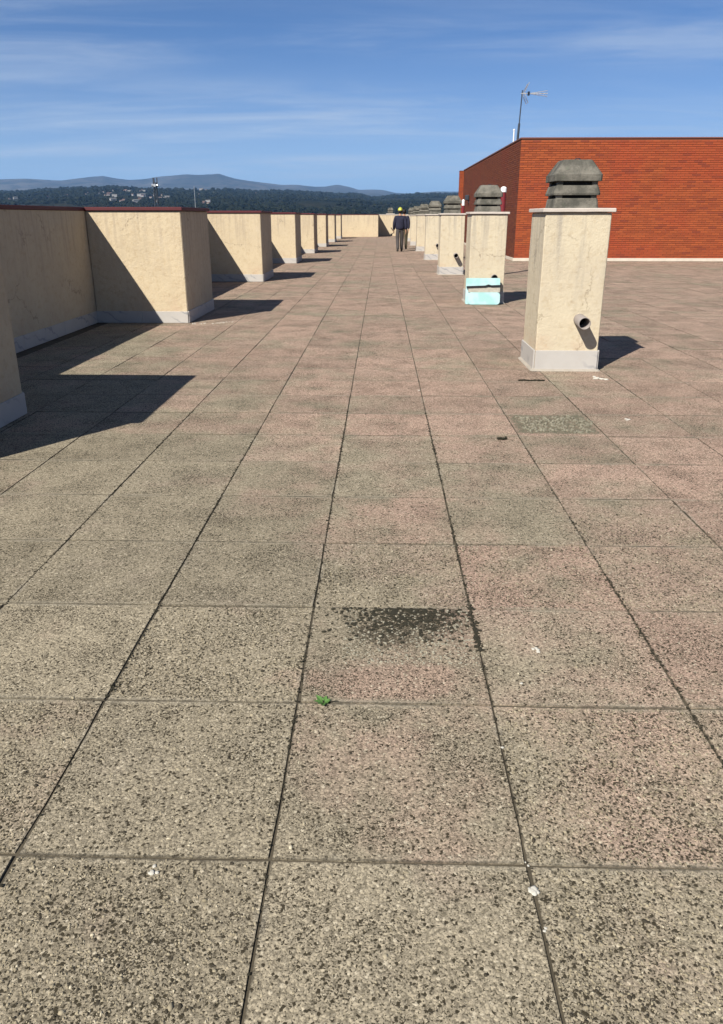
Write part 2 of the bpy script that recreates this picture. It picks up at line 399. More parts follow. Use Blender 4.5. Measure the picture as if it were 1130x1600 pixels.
gp = bmesh.new(); bmesh.ops.create_circle(gp, cap_ends=True, segments=64, radius=26000); bmesh.ops.translate(gp, verts=gp.verts, vec=(0, 0, Z0))
finish(gp, 'ground', M['plain'])['kind'] = 'structure'
polar('hills', hill_z, [690] + list(np.linspace(760, 3600, 40)) + list(np.linspace(3650, 5400, 34)), M['wood'])
polar('mountains', mount_z, list(np.linspace(5200, 10500, 44)) + list(np.linspace(10600, 12400, 22)) + [14000], M['rock'], n=420)

# the far wood: one mass of crowns
def forest():
    t = (1 + 5 ** .5) / 2
    iv = np.array([(-1, t, 0), (1, t, 0), (-1, -t, 0), (1, -t, 0), (0, -1, t), (0, 1, t), (0, -1, -t), (0, 1, -t), (t, 0, -1), (t, 0, 1), (-t, 0, -1), (-t, 0, 1)]) / math.hypot(1, t)
    iF = [(0, 11, 5), (0, 5, 1), (0, 1, 7), (0, 7, 10), (0, 10, 11), (1, 5, 9), (5, 11, 4), (11, 10, 2), (10, 7, 6), (7, 1, 8), (3, 9, 4), (3, 4, 2), (3, 2, 6), (3, 6, 8), (3, 8, 9), (4, 9, 5), (2, 4, 11), (6, 2, 10), (8, 6, 7), (9, 8, 1)]
    V, Fc = [], []; n = 0
    for i in range(20000):
        a = R(rng.uniform(-33, 30)); r = 800 + 3600 * rng.random() ** .8
        x, y = r * math.sin(a), r * math.cos(a)
        if fbm(x, y, 420, 3) < -.12 + .25 * rng.random(): continue
        z = hill_z(a, r); s = rng.uniform(3.2, 6.5) * (0.75 + r / 5500)
        jit = 1 + .28 * rng.standard_normal((12, 1))
        vv = iv * jit * np.array([s, s, s * rng.uniform(.7, 1.1)]) + np.array([x, y, z + s * .5])
        V.append(vv); Fc.extend([(p + n, q + n, w + n) for p, q, w in iF]); n += 12
    me = bpy.data.meshes.new('forest'); me.from_pydata(np.concatenate(V).tolist(), [], Fc)
    m, g, b = material('tree_crowns'); rnd = g.n('ShaderNodeNewGeometry').outputs['Random Per Island']
    c = g.mix(rnd, (.006, .009, .007), (.015, .018, .012)); g.put(b.inputs['Base Color'], c); b.inputs['Roughness'].default_value = 1
    b.inputs['Specular IOR Level'].default_value = 0
    me.materials.append(m)
    tag(link('forest', me), 'dark blue-green wood covering the distant hillside', 'forest', kind='stuff')
forest()

# houses of the far town, scattered over the hillside on the left
def far_house(name, w, d, h, wall, roof):
    bm = bmesh.new(); add_box(bm, (0, 0, h / 2 - 2), (w, d, h + 4))
    e = .6
    vs = [bm.verts.new(p) for p in ((-w / 2 - e, -d / 2 - e, h), (w / 2 + e, -d / 2 - e, h), (w / 2 + e, d / 2 + e, h), (-w / 2 - e, d / 2 + e, h), (-w / 2 - e, 0, h + d * .28), (w / 2 + e, 0, h + d * .28))]
    for f in ((0, 1, 5, 4), (2, 3, 4, 5), (0, 4, 3), (1, 2, 5), (0, 3, 2, 1)):
        bm.faces.new([vs[i] for i in f]).material_index = 1
    bmesh.ops.recalc_face_normals(bm, faces=bm.faces)
    me = bpy.data.meshes.new(name); bm.to_mesh(me); bm.free(); me.materials.append(wall); me.materials.append(roof); return me
wl = [plain('far_white_wall', (.22, .215, .21), .9), plain('far_cream_wall', (.18, .16, .135), .9)]
rf = [plain('far_clay_roof', (.11, .07, .06), .9), plain('far_grey_roof', (.12, .115, .11), .9)]
hm = [far_house('far_house', *a) for a in ((15, 9, 6, wl[0], rf[0]), (11, 9, 7, wl[1], rf[0]), (22, 10, 9, wl[0], rf[1]), (13, 12, 5, wl[0], rf[0]))]
def hill_hit(x, y):
    r = ray(x, y); a = math.atan2(r.x, r.y); sl = r.z / math.hypot(r.x, r.y)
    prev = None
    for d in np.arange(800, 4600, 12):
        if hill_z(a, d) > EYE + sl * d: return Vector((d * math.sin(a), d * math.cos(a), hill_z(a, d)))
    return None
cl_ = [(150, 302, 14, 3), (168, 306, 20, 3), (195, 305, 22, 4), (225, 308, 18, 4), (250, 306, 16, 5), (262, 313, 14, 3), (320, 293, 16, 3), (290, 298, 18, 3), (340, 302, 22, 5), (385, 305, 25, 5), (190, 314, 22, 3), (215, 300, 20, 2), (60, 306, 50, 5), (325, 319, 10, 2)]
nh = 0
for i in range(84):
    cx_, cy_, sx_, sy_ = cl_[i % len(cl_)]
    p = hill_hit(random.gauss(cx_, sx_ * .7), random.gauss(cy_, sy_ * .7))
    if p is None: continue
    o = link('far_house', random.choice(hm)); o.location = p; o.rotation_euler.z = random.uniform(-.9, .9)
    k_ = random.uniform(.45, .8); o.scale = (k_, k_, k_)
    tag(o, 'tiny pale house of the distant town scattered among the trees on the hillside', 'house', 'houses of the distant town')
    nh += 1
# telecom mast and a thinner pole beyond the left parapet
def mast(px, ytop, dist, name, label, lattice):
    b0 = at_y(px, 330, dist); t0 = at_y(px, ytop, dist)
    base = Vector((b0.x, dist, Z0)); Hh = t0.z - Z0
    t = thing(name, label, 'mast', base)
    bm = bmesh.new()
    if lattice:
        w = .9
        for s in ((-1, -1), (1, -1), (1, 1), (-1, 1)): add_tube(bm, (s[0] * w, s[1] * w, 0), (s[0] * .45, s[1] * .45, Hh), .20, .16, 6)
        nlev = 16
        for i in range(nlev):
            z0, z1 = Hh * i / nlev, Hh * (i + 1) / nlev
            w0, w1 = w - (w - .45) * i / nlev, w - (w - .45) * (i + 1) / nlev
            sg = 1 if i % 2 else -1
            for fx in (-1, 1):
                add_tube(bm, (-sg * w0, fx * w0, z0), (sg * w1, fx * w1, z1), .09, seg=5); add_tube(bm, (fx * w0, -sg * w0, z0), (fx * w1, sg * w1, z1), .09, seg=5)
    else: add_tube(bm, (0, 0, 0), (0, 0, Hh), .13, .08, 8)
    finish(bm, 'lattice' if lattice else 'pole', M['steel'] if lattice else M['alu'], t)
    if lattice:
        for i, (z, n) in enumerate(((Hh - 1.0, 3), (Hh - 9.0, 2))):
            for k in range(n):
                a = -1.2 + k * 1.3
                bm = bmesh.new(); add_tube(bm, (.8 * math.cos(a - 1.57), .8 * math.sin(a - 1.57), z), (1.25 * math.cos(a - 1.57), 1.25 * math.sin(a - 1.57), z), .5, .5, 12)
                finish(bm, 'dish', M['alu'], t)
        for k in range(3):
            bm = bmesh.new(); add_box(bm, (.8 * math.cos(k * 2.1), .8 * math.sin(k * 2.1), Hh + .5), (.3, .3, 2.2), .03); finish(bm, 'panel_antenna', M['steel'], t)
mast(246, 285, 290, 'telecom_mast', 'dark lattice mast with white dishes rising above the first maroon-topped wall block', True)
mast(306, 291, 330, 'lamp_pole', 'thin pale pole rising behind the near wall block, right of the lattice mast', False)

# haze over the valley
def haze():
    m = bpy.data.materials.new('haze_air'); m.use_nodes = True; nt = m.node_tree; nt.nodes.clear()
    out = nt.nodes.new('ShaderNodeOutputMaterial'); v = nt.nodes.new('ShaderNodeVolumePrincipled')
    v.inputs['Color'].default_value = (.30, .56, 1.0, 1); v.inputs['Density'].default_value = 5.2e-5; v.inputs['Anisotropy'].default_value = .1
    nt.links.new(v.outputs[0], out.inputs['Volume'])
    bm = bmesh.new(); add_box(bm, (0, 0, 340), (54000, 54000, 2 * (340 - Z0) + 4))
    o = finish(bm, 'haze', m); tag(o, 'thin blue haze lying over the valley and mountains', 'haze', kind='stuff')
haze()

# ------------------------------------------------------------------ roof terrace with its tiles
XL, XR, Y0, Y1 = -4.0, 22.0, -4.0, 63.0
roof = box('roof_terrace', XL - .3, XR, Y0, Y1, -.40, -.0048, M['mortar']); roof['kind'] = 'structure'
box('building_below', XL - .28, XR - .02, Y0 + .02, Y1 - .02, Z0 - .5, -.404, M['brick'])
tag(bpy.data.objects['building_below'], 'brick apartment block carrying the roof terrace', 'building')
def tile_bm(bm, cx_, cy_, jx, jy, jz, rz, tx, ty, rough=False):
    gx, gy = .0028, .0028
    hx, hy = TS / 2 - gx, TS / 2 - gy; bv = .0016
    co, si = math.cos(rz), math.sin(rz)
    out = []
    for q in range(4):                                  # outline with slightly chipped edges
        (ax, ay), (bx_, by_) = [((-hx, -hy), (hx, -hy), (hx, hy), (-hx, hy))[(q + w) % 4] for w in (0, 1)]
        for k_ in range(4 if rough else 1):
            f = k_ / 4 + (random.uniform(-.08, .08) if k_ and rough else 0)
            x, y = ax + (bx_ - ax) * f, ay + (by_ - ay) * f
            if rough:
                e = abs(random.gauss(0, .0011)) + (.004 if k_ == 0 and random.random() < .25 else 0)
                x -= math.copysign(e, x) if abs(x) > hx * .98 else 0; y -= math.copysign(e * .8, y) if abs(y) > hy * .98 else 0
            out.append((x, y))
    rows = []
    for z in (-.03, 0):
        rows.append([bm.verts.new((cx_ + jx + x * co - y * si, cy_ + jy + x * si + y * co, z + jz + x * tx + y * ty)) for x, y in out])
    n = len(out)
    for i in range(n): bm.faces.new((rows[0][i], rows[0][(i + 1) % n], rows[1][(i + 1) % n], rows[1][i]))
    bm.faces.new(rows[1])
variants = []
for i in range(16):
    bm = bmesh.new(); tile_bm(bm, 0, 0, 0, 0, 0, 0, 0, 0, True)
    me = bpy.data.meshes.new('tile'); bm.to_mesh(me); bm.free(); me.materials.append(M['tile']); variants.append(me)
cells = []
for ix in range(math.ceil((XL - TX) / TS) , int((XR - TX) / TS)):
    for iy in range(-6, int((Y1 - TY) / TS)):
        x, y = TX + (ix + .5) * TS, TY + (iy + .5) * TS
        area = 0
        if y > .9:
            q = [proj((x + a * .3, y + b * .3, 0)) for a, b in ((-1, -1), (1, -1), (1, 1), (-1, 1))]
            q = [(min(max(u, 0), 1130), min(max(v, 0), 1600)) for u, v in q]
            area = abs(sum(q[i][0] * q[(i + 1) % 4][1] - q[(i + 1) % 4][0] * q[i][1] for i in range(4))) / 2
        cells.append((area, x, y))
cells.sort(reverse=True)
rest = bmesh.new()
for i, (a, x, y) in enumerate(cells):
    jx, jy, jz = random.uniform(-.002, .002), random.uniform(-.001, .001), random.uniform(-.0024, .0018)
    rz, tx, ty = random.uniform(-.0028, .0028), random.uniform(-.0016, .0016), random.uniform(-.0016, .0016)
    if i < 300:
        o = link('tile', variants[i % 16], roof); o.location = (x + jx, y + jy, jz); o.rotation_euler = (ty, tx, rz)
    else: tile_bm(rest, x, y, jx, jy, jz, rz, tx * .6, ty * .6)
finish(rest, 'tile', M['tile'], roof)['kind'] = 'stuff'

# ------------------------------------------------------------------ left parapet and its blocks
FX, PX_ = -2.70, -4.0
TOPZ = 1.49
def slabs(parent, x0, x1, y0, y1, side, n, hgt=.165, th=.014):
    for i in range(n):
        if side in 'fb':
            a = x0 + (x1 - x0) * i / n + .0012; b = x0 + (x1 - x0) * (i + 1) / n - .0012
            yy = (y0 - th, y0 - .0005) if side == 'f' else (y1 + .0005, y1 + th)
            box('plinth_slab', a, b, yy[0], yy[1], .003, hgt + random.uniform(-.003, .003), M['marble'], parent, .0025)
        else:
            a = y0 + (y1 - y0) * i / n + .0012; b = y0 + (y1 - y0) * (i + 1) / n - .0012
            xx = (x1 + .0005, x1 + th) if side == 'r' else (x0 - th, x0 - .0005)
            box('plinth_slab', xx[0], xx[1], a, b, .003, hgt + random.uniform(-.003, .003), M['marble'], parent, .0025)
def wall_block(y0, label, depth=1.65):
    t = thing('wall_block', label, 'wall', (FX, y0, 0), 0, 'cream wall blocks along the left parapet')
    w = -PX_ + FX - .003
    bm = bmesh.new(); add_box(bm, (-w / 2, depth / 2, (TOPZ + .001) / 2), (w, depth, TOPZ - .001), .012)
    bmesh.ops.subdivide_edges(bm, edges=[e for e in bm.edges if (e.verts[0].co - e.verts[1].co).length > .5], cuts=9, use_grid_fill=True)
    for v in bm.verts:
        if .02 < v.co.z < TOPZ - .02: v.co += Vector((noise.noise(v.co * 2.5 + Vector((y0, 0, 0))), noise.noise(v.co * 2.5 + Vector((0, y0, 7))), 0)) * .0045
    finish(bm, 'block_body', M['stucco_wall'], t)
    box('coping', -w, .028, -.028, depth + .028, TOPZ + .001, TOPZ + .048, M['coping'], t, .006)
    slabs(t, -w, 0, 0, depth, 'f', 2); slabs(t, -w, 0.0, 0, depth, 'r', 3); slabs(t, -w, 0, 0, depth, 'b', 2)
    return t
fin_y = [-3.0, 3.83, 10.6, 17.65, 24.75, 31.6, 38.45, 45.6, 52.6]
fin_l = ['cream wall block behind the camera at the left', 'cream wall block just left of the view, its shadow crossing the near tiles',
         'nearest cream wall block in view, with a maroon coping and a large diagonal shadow', 'second cream wall block along the left parapet, right behind the nearest one',
         'third cream wall block on the left, with a small dark shadow triangle at its foot', 'fourth cream wall block along the left parapet', 'fifth cream wall block along the left parapet',
         'sixth cream wall block along the left parapet, narrow in the view', 'last cream wall block before the far end wall']
for y, l in zip(fin_y, fin_l): wall_block(y, l)
t = thing('parapet_wall', 'long left parapet with maroon coping linking the cream blocks', 'wall', (PX_, 0, 0))
box('parapet_body', -.25, 0, Y0, 57.0, .001, TOPZ - .002, M['stucco_wall'], t)
box('coping', -.28, .012, Y0, 57.0, TOPZ, TOPZ + .046, M['coping'], t, .005)
ends = [Y0] + [v for y in fin_y[1:] for v in (y, y + 1.65)] + [57.0]
ends = [(-1.35 + .02, 3.83 - .02)] + [(fin_y[i] + 1.67, fin_y[i + 1] - .02) for i in range(1, 8)]
for a, b in ends: slabs(t, -.25, 0, a, b, 'r', 9)
# far end wall: a block on the left and a lower recessed wall on the right
t = thing('end_wall', 'cream end wall closing the far end of the terrace on the left', 'wall', (0, 57.2, 0))
box('wall_body', PX_ - .25, -.22, 0, 3.0, .001, 1.52, M['stucco_wall'], t, .01)
box('coping', PX_ - .28, -.20, -.02, 3.02, 1.521, 1.56, M['coping'], t, .004)
t = thing('recessed_wall', 'short cream wall set back at the far end, behind the two people', 'wall', (0, 60.2, 0))
box('wall_body', -.217, 4.2, 0, 1.2, .001, 1.52, M['stucco_wall'], t, .01)
box('coping', -.195, 4.22, -.02, 1.22, 1.521, 1.56, M['cap'], t, .004)

# ------------------------------------------------------------------ ventilation chimneys
def cowl(parent, z, s=1.0):
    bm = bmesh.new()
    add_loft(bm, [(.262 * s, .262 * s, 0), (.256 * s, .256 * s, .020), (.248 * s, .248 * s, .078), (.238 * s, .238 * s, .086), (.205 * s, .205 * s, .088), (.205 * s, .205 * s, .0)])
    c = finish(bm, 'cowl', M['concrete'], parent); c.location = (0, 0, z)
    for sx_ in (-1, 1):                                # corner posts
        for sy_ in (-1, 1):
            bm = bmesh.new(); add_box(bm, (sx_ * .20 * s, sy_ * .20 * s, .16), (.055, .055, .20), .006)
            finish(bm, 'corner_post', M['concrete'], c)
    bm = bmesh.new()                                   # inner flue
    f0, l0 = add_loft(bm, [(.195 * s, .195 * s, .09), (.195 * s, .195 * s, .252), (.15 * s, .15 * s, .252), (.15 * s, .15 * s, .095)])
    finish(bm, 'inner_flue', M['dark_inside'], c)  # painted near-black to give the shade between the louvres
    bm = bmesh.new()                                   # flared louvre ring
    add_loft(bm, [(.240 * s, .240 * s, .198), (.250 * s, .250 * s, .178), (.268 * s, .268 * s, .130), (.264 * s, .264 * s, .114), (.235 * s, .235 * s, .128), (.205 * s, .205 * s, .188), (.240 * s, .240 * s, .198)])
    finish(bm, 'louvre', M['concrete'], c)
    bm = bmesh.new()                                   # hood: vertical band, sloped shoulders, flat top
    a, b = add_loft(bm, [(.20 * s, .20 * s, .255), (.262 * s, .262 * s, .232), (.274 * s, .274 * s, .236), (.274 * s, .274 * s, .290), (.264 * s, .264 * s, .300), (.172 * s, .172 * s, .412), (.160 * s, .160 * s, .420)])
    bm.faces.new(b); bm.faces.new(list(reversed(a)))
    hd = finish(bm, 'hood', M['concrete'], c)
    bm = bmesh.new()                                   # lifting loop
    pr = None
    for i in range(7):
        a_ = math.pi * i / 6; p = Vector((.030 * math.cos(a_), -.10, .412 + .018 * math.sin(a_)))
        if pr: add_tube(bm, pr, p, .004, seg=5)
        pr = p
    finish(bm, 'lifting_loop', M['steel'], c)
    return c
def chimney(y0, label, x0=1.50, w=.60, d=.66, z1=1.452, spout=(.455, .365), base=0.0, plinth=.20, i_=0):
    t = thing('chimney', label, 'chimney', (x0 + w / 2, y0 + d / 2, base), 0, 'ventilation chimneys on the terrace')
    hx, hy = w / 2, d / 2
    bm = bmesh.new(); add_box(bm, (0, 0, z1 / 2), (w, d, z1), .008)
    bmesh.ops.subdivide_edges(bm, edges=[e for e in bm.edges if abs(e.verts[0].co.z - e.verts[1].co.z) > .5], cuts=10)
    for v in bm.verts:                                 # hand-trowelled, not quite straight
        if .02 < v.co.z < z1 - .02: v.co += Vector((.004 * noise.noise(v.co * 3 + Vector((y0, 0, 0))), .004 * noise.noise(v.co * 3 + Vector((0, y0, 5))), 0))
    finish(bm, 'stack', M['stucco_stack'], t)
    bm = bmesh.new(); add_box(bm, (0, 0, z1 + .020), (w + .058, d + .058, .036), .006)
    bmesh.ops.subdivide_edges(bm, edges=[e for e in bm.edges if (e.verts[0].co - e.verts[1].co).length > .5], cuts=6)
    for v in bm.verts: v.co.z += .003 * noise.noise(v.co * 9 + Vector((y0, 0, 0)))
    finish(bm, 'cap_slab', M['cap'], t)
    for sd_ in 'flrb': slabs(t, -hx, hx, -hy, hy, sd_, 1, plinth, .016)
    if plinth > .1:
        bm = bmesh.new(); add_loft(bm, [(hx + .040, hy + .040, .001), (hx + .034, hy + .034, .010), (hx + .014, hy + .014, .022)])
        finish(bm, 'mortar_fillet', M['sealant'], t)
    if spout:
        sx_, sz_ = spout[0] - hx, spout[1]
        bm = bmesh.new(); L = .21 if i_ != 1 else .055
        rings = []
        for r_, yy in ((.056, -hy + .002), (.056, -hy - L), (.050, -hy - L), (.050, -hy - .01)):
            rings.append([bm.verts.new((sx_ + r_ * math.cos(i * math.tau / 24), yy, sz_ + r_ * math.sin(i * math.tau / 24) - .05 * (-hy - yy))) for i in range(24)])
        for q in range(3):
            for i in range(24): bm.faces.new((rings[q][i], rings[q][(i + 1) % 24], rings[q + 1][(i + 1) % 24], rings[q + 1][i]))
        pe = finish(bm, 'spout', M['pvc'], t, True)
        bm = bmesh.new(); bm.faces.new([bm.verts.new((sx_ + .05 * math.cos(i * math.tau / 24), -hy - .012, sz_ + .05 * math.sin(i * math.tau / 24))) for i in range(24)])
        finish(bm, 'pipe_bottom', M['dark_inside'], pe)
    cowl(t, z1 + .039, .79)
    return t
ch = [(7.27, 'nearest cream chimney with a concrete cowl and a grey pipe stub casting a shadow'),
      (13.2, 'second cream chimney, with pale blue foam boards strapped at its foot'),
      (19.9, 'third cream chimney, right behind the one with the foam boards'),
      (26.8, 'fourth cream chimney in the right-hand row'), (33.6, 'fifth cream chimney in the right-hand row, beside the two people'),
      (40.3, 'sixth cream chimney in the right-hand row, mostly hidden'), (47.0, 'seventh cream chimney in the right-hand row, only its cowl in view')]
for i, (y, l) in enumerate(ch): chimney(y, l, x0=1.50 + (.0, -.0, .0, .02, .02, .02, .02)[i], spout=(0.394, 0.492) if i != 1 else (.43, .435), i_=i)
t = chimney(60.5, 'far chimney cowl standing on the recessed end wall behind the people', x0=.38, w=.62, d=.6, z1=.02, spout=None, base=1.562, plinth=.02)

# ------------------------------------------------------------------ brick penthouse
def brick_wall(bm, length, height, origin, ux, uy):
    """stretcher bond, each brick a small box proud of the mortar; ux along, uy outwards"""
    L, Hh, J = .24, .054, .013
    nz = int(height / (Hh + J)); nx = int(length / (L + J)) + 2
    for k in range(nz):
        off = (L + J) / 2 if k % 2 else 0
        for i in range(-1, nx):
            a = max(0, i * (L + J) + off); b_ = min(length, i * (L + J) + off + L)
            if b_ - a < .04: continue
            z = k * (Hh + J) + J; pr = random.uniform(.010, .015)
            vs = []
            for (s, o_) in ((a, 0), (b_, 0), (b_, pr), (a, pr)):
                for zz_ in (z, z + Hh): vs.append(bm.verts.new(origin + ux * s + uy * o_ + Vector((0, 0, zz_))))
            for f in ((4, 5, 7, 6), (5, 1, 3, 7) if False else (0, 6, 7, 1), (2, 3, 5, 4), (1, 7, 5, 3), (0, 2, 4, 6)):
                bm.faces.new([vs[q] for q in f])
BX, BY, BZ = 4.46, 26.25, 3.76
t = thing('brick_penthouse', 'long red brick rooftop building on the right with an aerial at its corner', 'building', (BX, BY, 0))
LF, LS = 15.5, 17.5
box('wall', 0, LF, 0, LS, .001, BZ - .01, M['joint'], t)
bm = bmesh.new(); brick_wall(bm, LF, BZ - .12, Vector((0, 0, .09)), Vector((1, 0, 0)), Vector((0, -1, 0)))
me_o = finish(bm, 'brick', M['brick'], t); me_o['kind'] = 'stuff'
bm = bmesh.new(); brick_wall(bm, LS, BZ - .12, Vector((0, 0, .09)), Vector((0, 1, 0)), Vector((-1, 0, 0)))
finish(bm, 'side_brick', M['dark_brick'], t)['kind'] = 'stuff'
box('roof_edge', -.03, LF + .03, -.03, LS + .03, BZ - .008, BZ + .035, M['brown'], t, .005)
box('base_flashing', -.03, LF + .02, -.035, -.0005, .002, .10, M['flash'], t, .004)
box('base_flashing', -.035, -.0005, 0.0, LS, .002, .10, M['flash'], t, .004)
# a shallow brick return stands a little proud at the far end of the long side
box('end_return', -.20, .30, LS + .002, LS + .55, .001, BZ - .03, M['joint'], t)
bm = bmesh.new(); brick_wall(bm, .195, BZ - .12, Vector((-.205, LS + .002, .09)), Vector((1, 0, 0)), Vector((0, -1, 0)))
brick_wall(bm, .55, BZ - .12, Vector((-.20, LS + .002, .09)), Vector((0, 1, 0)), Vector((-1, 0, 0)))
finish(bm, 'return_brick', M['brick'], t)['kind'] = 'stuff'
box('return_edge', -.235, .30, LS - .02, LS + .58, BZ - .028, BZ - .010, M['brown'], t)
# aerial on the corner of the penthouse roof
p0 = at_y(809, 218, BY + .7); p1 = at_y(816.5, 141, BY + .7)
t = thing('tv_aerial', 'television aerial on a thin leaning pole at the corner of the brick building', 'aerial', (p0.x, p0.y, BZ + .036))
dz = p1.z - (BZ + .036); dx = p1.x - p0.x
bm = bmesh.new(); add_tube(bm, (0, 0, 0), (dx * .33, 0, dz * .33), .040, .036, 10); finish(bm, 'mast_foot', M['steel'], t)
bm = bmesh.new(); add_tube(bm, (dx * .28, 0, dz * .28), (dx, 0, dz), .020, .018, 10); finish(bm, 'pole', M['steel'], t)
Lb = .80; bz = dz - .10
bm = bmesh.new(); add_tube(bm, (dx - .05, -.03, bz), (dx + Lb, -.03, bz + .0), .012, seg=8); finish(bm, 'boom', M['alu'], t)
for k_ in (-.07, .07):
    bm = bmesh.new(); add_tube(bm, (dx + .22, -.03, bz), (dx + Lb, -.03, bz + k_ * 1.15), .010, seg=6); finish(bm, 'boom', M['alu'], t)
for i, xx in enumerate((.30, .40, .50, .60, .70, .78)):
    bm = bmesh.new(); hw = .10
    for k_ in (-.07, 0, .07): add_tube(bm, (dx + xx, -.03 - hw, bz + k_ * (xx - .2) * 1.9), (dx + xx, -.03 + hw, bz + k_ * (xx - .2) * 1.9), .006, seg=5)
    finish(bm, 'director', M['alu'], t)
for sg in (-1, 1):
    bm = bmesh.new()
    for i in range(5): add_tube(bm, (dx + .02 + .03 * i + .02, -.28, bz + sg * (.05 + .055 * i)), (dx + .02 + .03 * i + .02, .22, bz + sg * (.05 + .055 * i)), .007, seg=5)
    for yy in (-.2, .15): add_tube(bm, (dx + .04, yy, bz), (dx + .04 + .13, yy, bz + sg * .30), .009, seg=5)
    finish(bm, 'reflector', M['alu'], t)
bm = bmesh.new(); add_box(bm, (dx + .20, -.03, bz), (.07, .06, .12), .01); finish(bm, 'dipole', M['steel'], t)
q0 = at_y(802.5, 219, BY + 2.0); q1 = at_y(803.0, 202, BY + 2.0)
bm = bmesh.new(); add_tube(bm, (0, 0, 0), (0, 0, q1.z - BZ - .036), .022, .022, 8); add_tube(bm, (0, 0, q1.z - BZ - .07), (0, 0, q1.z - BZ - .03), .035, .03, 8)
o = finish(bm, 'vent_pipe', M['white']); o.location = (q0.x, q0.y, BZ + .036); tag(o, 'short white vent pipe on the brick building roof beside the aerial', 'pipe')

# dark red flues standing between the chimneys and the brick building
def flue(px, ytop, Y, hcap, label, r=.065):
    p = at_y(px, ytop, Y); t = thing('flue_pipe', label, 'pipe', (p.x, Y, 0), 0)
    bm = bmesh.new(); add_tube(bm, (0, 0, .002), (0, 0, p.z - hcap), r, r, 16); finish(bm, 'pipe', M['flue'], t, False)
    bm = bmesh.new(); add_tube(bm, (0, 0, p.z - hcap + .001), (0, 0, p.z - hcap * .25), r * 1.15, r * 1.15, 16); add_tube(bm, (0, 0, p.z - hcap * .25), (0, 0, p.z), r * 1.15, r * .5, 16); finish(bm, 'pipe_cap', M['white'], t)
    bm = bmesh.new(); add_tube(bm, (0, 0, .002), (0, 0, .05), r * 1.8, r * 1.3, 16); finish(bm, 'pipe_collar', M['sealant'], t)
flue(787.5, 291.5, 20.0, .13, 'dark red flue pipe with a white cap behind the second chimney')
flue(724.3, 311.5, 27.5, .20, 'thin flue pipe with a white cap to the right of the third cowl', .045)
# small dark lamp on the side wall of the brick building
wp = None
r_ = ray(733.5, 309); kx = BX / r_.x; wp = Vector((0, 0, EYE)) + r_ * kx
bm = bmesh.new(); add_box(bm, (-.10, 0, 0), (.18, .30, .26), .03); add_box(bm, (-.02, 0, -.10), (.03, .12, .3), .005)
o = finish(bm, 'wall_lamp', M['steel']); o.location = (BX - .013, wp.y, wp.z); tag(o, 'small dark lamp on the dark brick side wall, left of the second cowl', 'lamp')

# ------------------------------------------------------------------ insulation boards at the second chimney
def foam():
    m, g, b = material('pale_blue_foam'); P = g.pos()
    c = g.mix(g.ramp(g.noise(P, 5, 3), .4, .65), (.27, .475, .465), (.37, .54, .55))
    g.put(b.inputs['Base Color'], c); b.inputs['Roughness'].default_value = .6
    g.put(b.inputs['Normal'], g.n('ShaderNodeBump', {'Strength': .3, 'Distance': .003, 'Height': g.noise(P, 150, 3)}))
    return m
M['foam'] = foam(); M['strap'] = plain('black_strap', (.012, .012, .014), .6); M['film'] = plain('dusty_wrap', (.33, .31, .26), .5, var=.3, scale=25)
yb = 13.2 - .016
t = thing('foam_bundle', 'bundle of pale blue foam boards with a black strap leaning on the second chimney', 'insulation boards', (1.745, yb - .125, 0))
def board(x0, x1, z0, z1, y0, y1, bev, rx, name, mat):
    bm = bmesh.new(); add_box(bm, ((x0 + x1) / 2, (y0 + y1) / 2, (z0 + z1) / 2), (x1 - x0, y1 - y0, z1 - z0))
    es = [e for e in bm.edges if abs(e.verts[0].co.y - e.verts[1].co.y) > (y1 - y0) * .5]
    bmesh.ops.bevel(bm, geom=es, offset=bev, segments=4, affect='EDGES', profile=.5)
    o = finish(bm, name, mat, t); o.rotation_euler.x = rx; return o
board(-.30, .275, .004, .435, .018, .055, .02, -.03, 'foam_board', M['foam'])
board(-.265, .275, .004, .205, -.042, .012, .05, -.03, 'foam_board', M['foam'])
board(-.262, .272, .206, .285, -.030, .010, .01, -.03, 'wrapper', M['film'])
bm = bmesh.new()
xs = np.linspace(-.29, .285, 12)
for a, b in zip(xs[:-1], xs[1:]):
    za = .292 + .012 * (a + .29) * 3 + (.016 if .04 < a < .10 else 0); zb = .292 + .012 * (b + .29) * 3 + (.016 if .04 < b < .10 else 0)
    vs = [bm.verts.new(p) for p in ((a, -.036, za - .013), (b, -.036, zb - .013), (b, -.036, zb + .013), (a, -.036, za + .013), (a, .016, za - .013), (b, .016, zb - .013), (b, .016, zb + .013), (a, .016, za + .013))]
    for f in ((0, 1, 2, 3), (4, 7, 6, 5), (3, 2, 6, 7), (0, 4, 5, 1)): bm.faces.new([vs[i] for i in f])
finish(bm, 'strap', M['strap'], t)
# ------------------------------------------------------------------ two people walking away
def skin_mesh(name, pts, edges, rad, mat, parent, levels=2):
    me = bpy.data.meshes.new(name); me.from_pydata(pts, edges, [])
    o = bpy.data.objects.new(name + '_source', me); COL.objects.link(o)
    md = o.modifiers.new('s', 'SKIN'); md.use_smooth_shade = True; md.branch_smoothing = .4
    sv = me.skin_vertices[0].data
    for i, r in enumerate(rad): sv[i].radius = r if isinstance(r, tuple) else (r, r); sv[i].use_root = (i == 0)
    sb = o.modifiers.new('d', 'SUBSURF'); sb.levels = levels; sb.render_levels = levels
    dg = bpy.context.evaluated_depsgraph_get(); ev = o.evaluated_get(dg)
    nm = bpy.data.meshes.new_from_object(ev); nm.name = name
    bpy.data.objects.remove(o); bpy.data.meshes.remove(me)
    nm.materials.clear(); nm.materials.append(mat)
    nm.polygons.foreach_set('use_smooth', [True] * len(nm.polygons))
    return link(name, nm, parent)
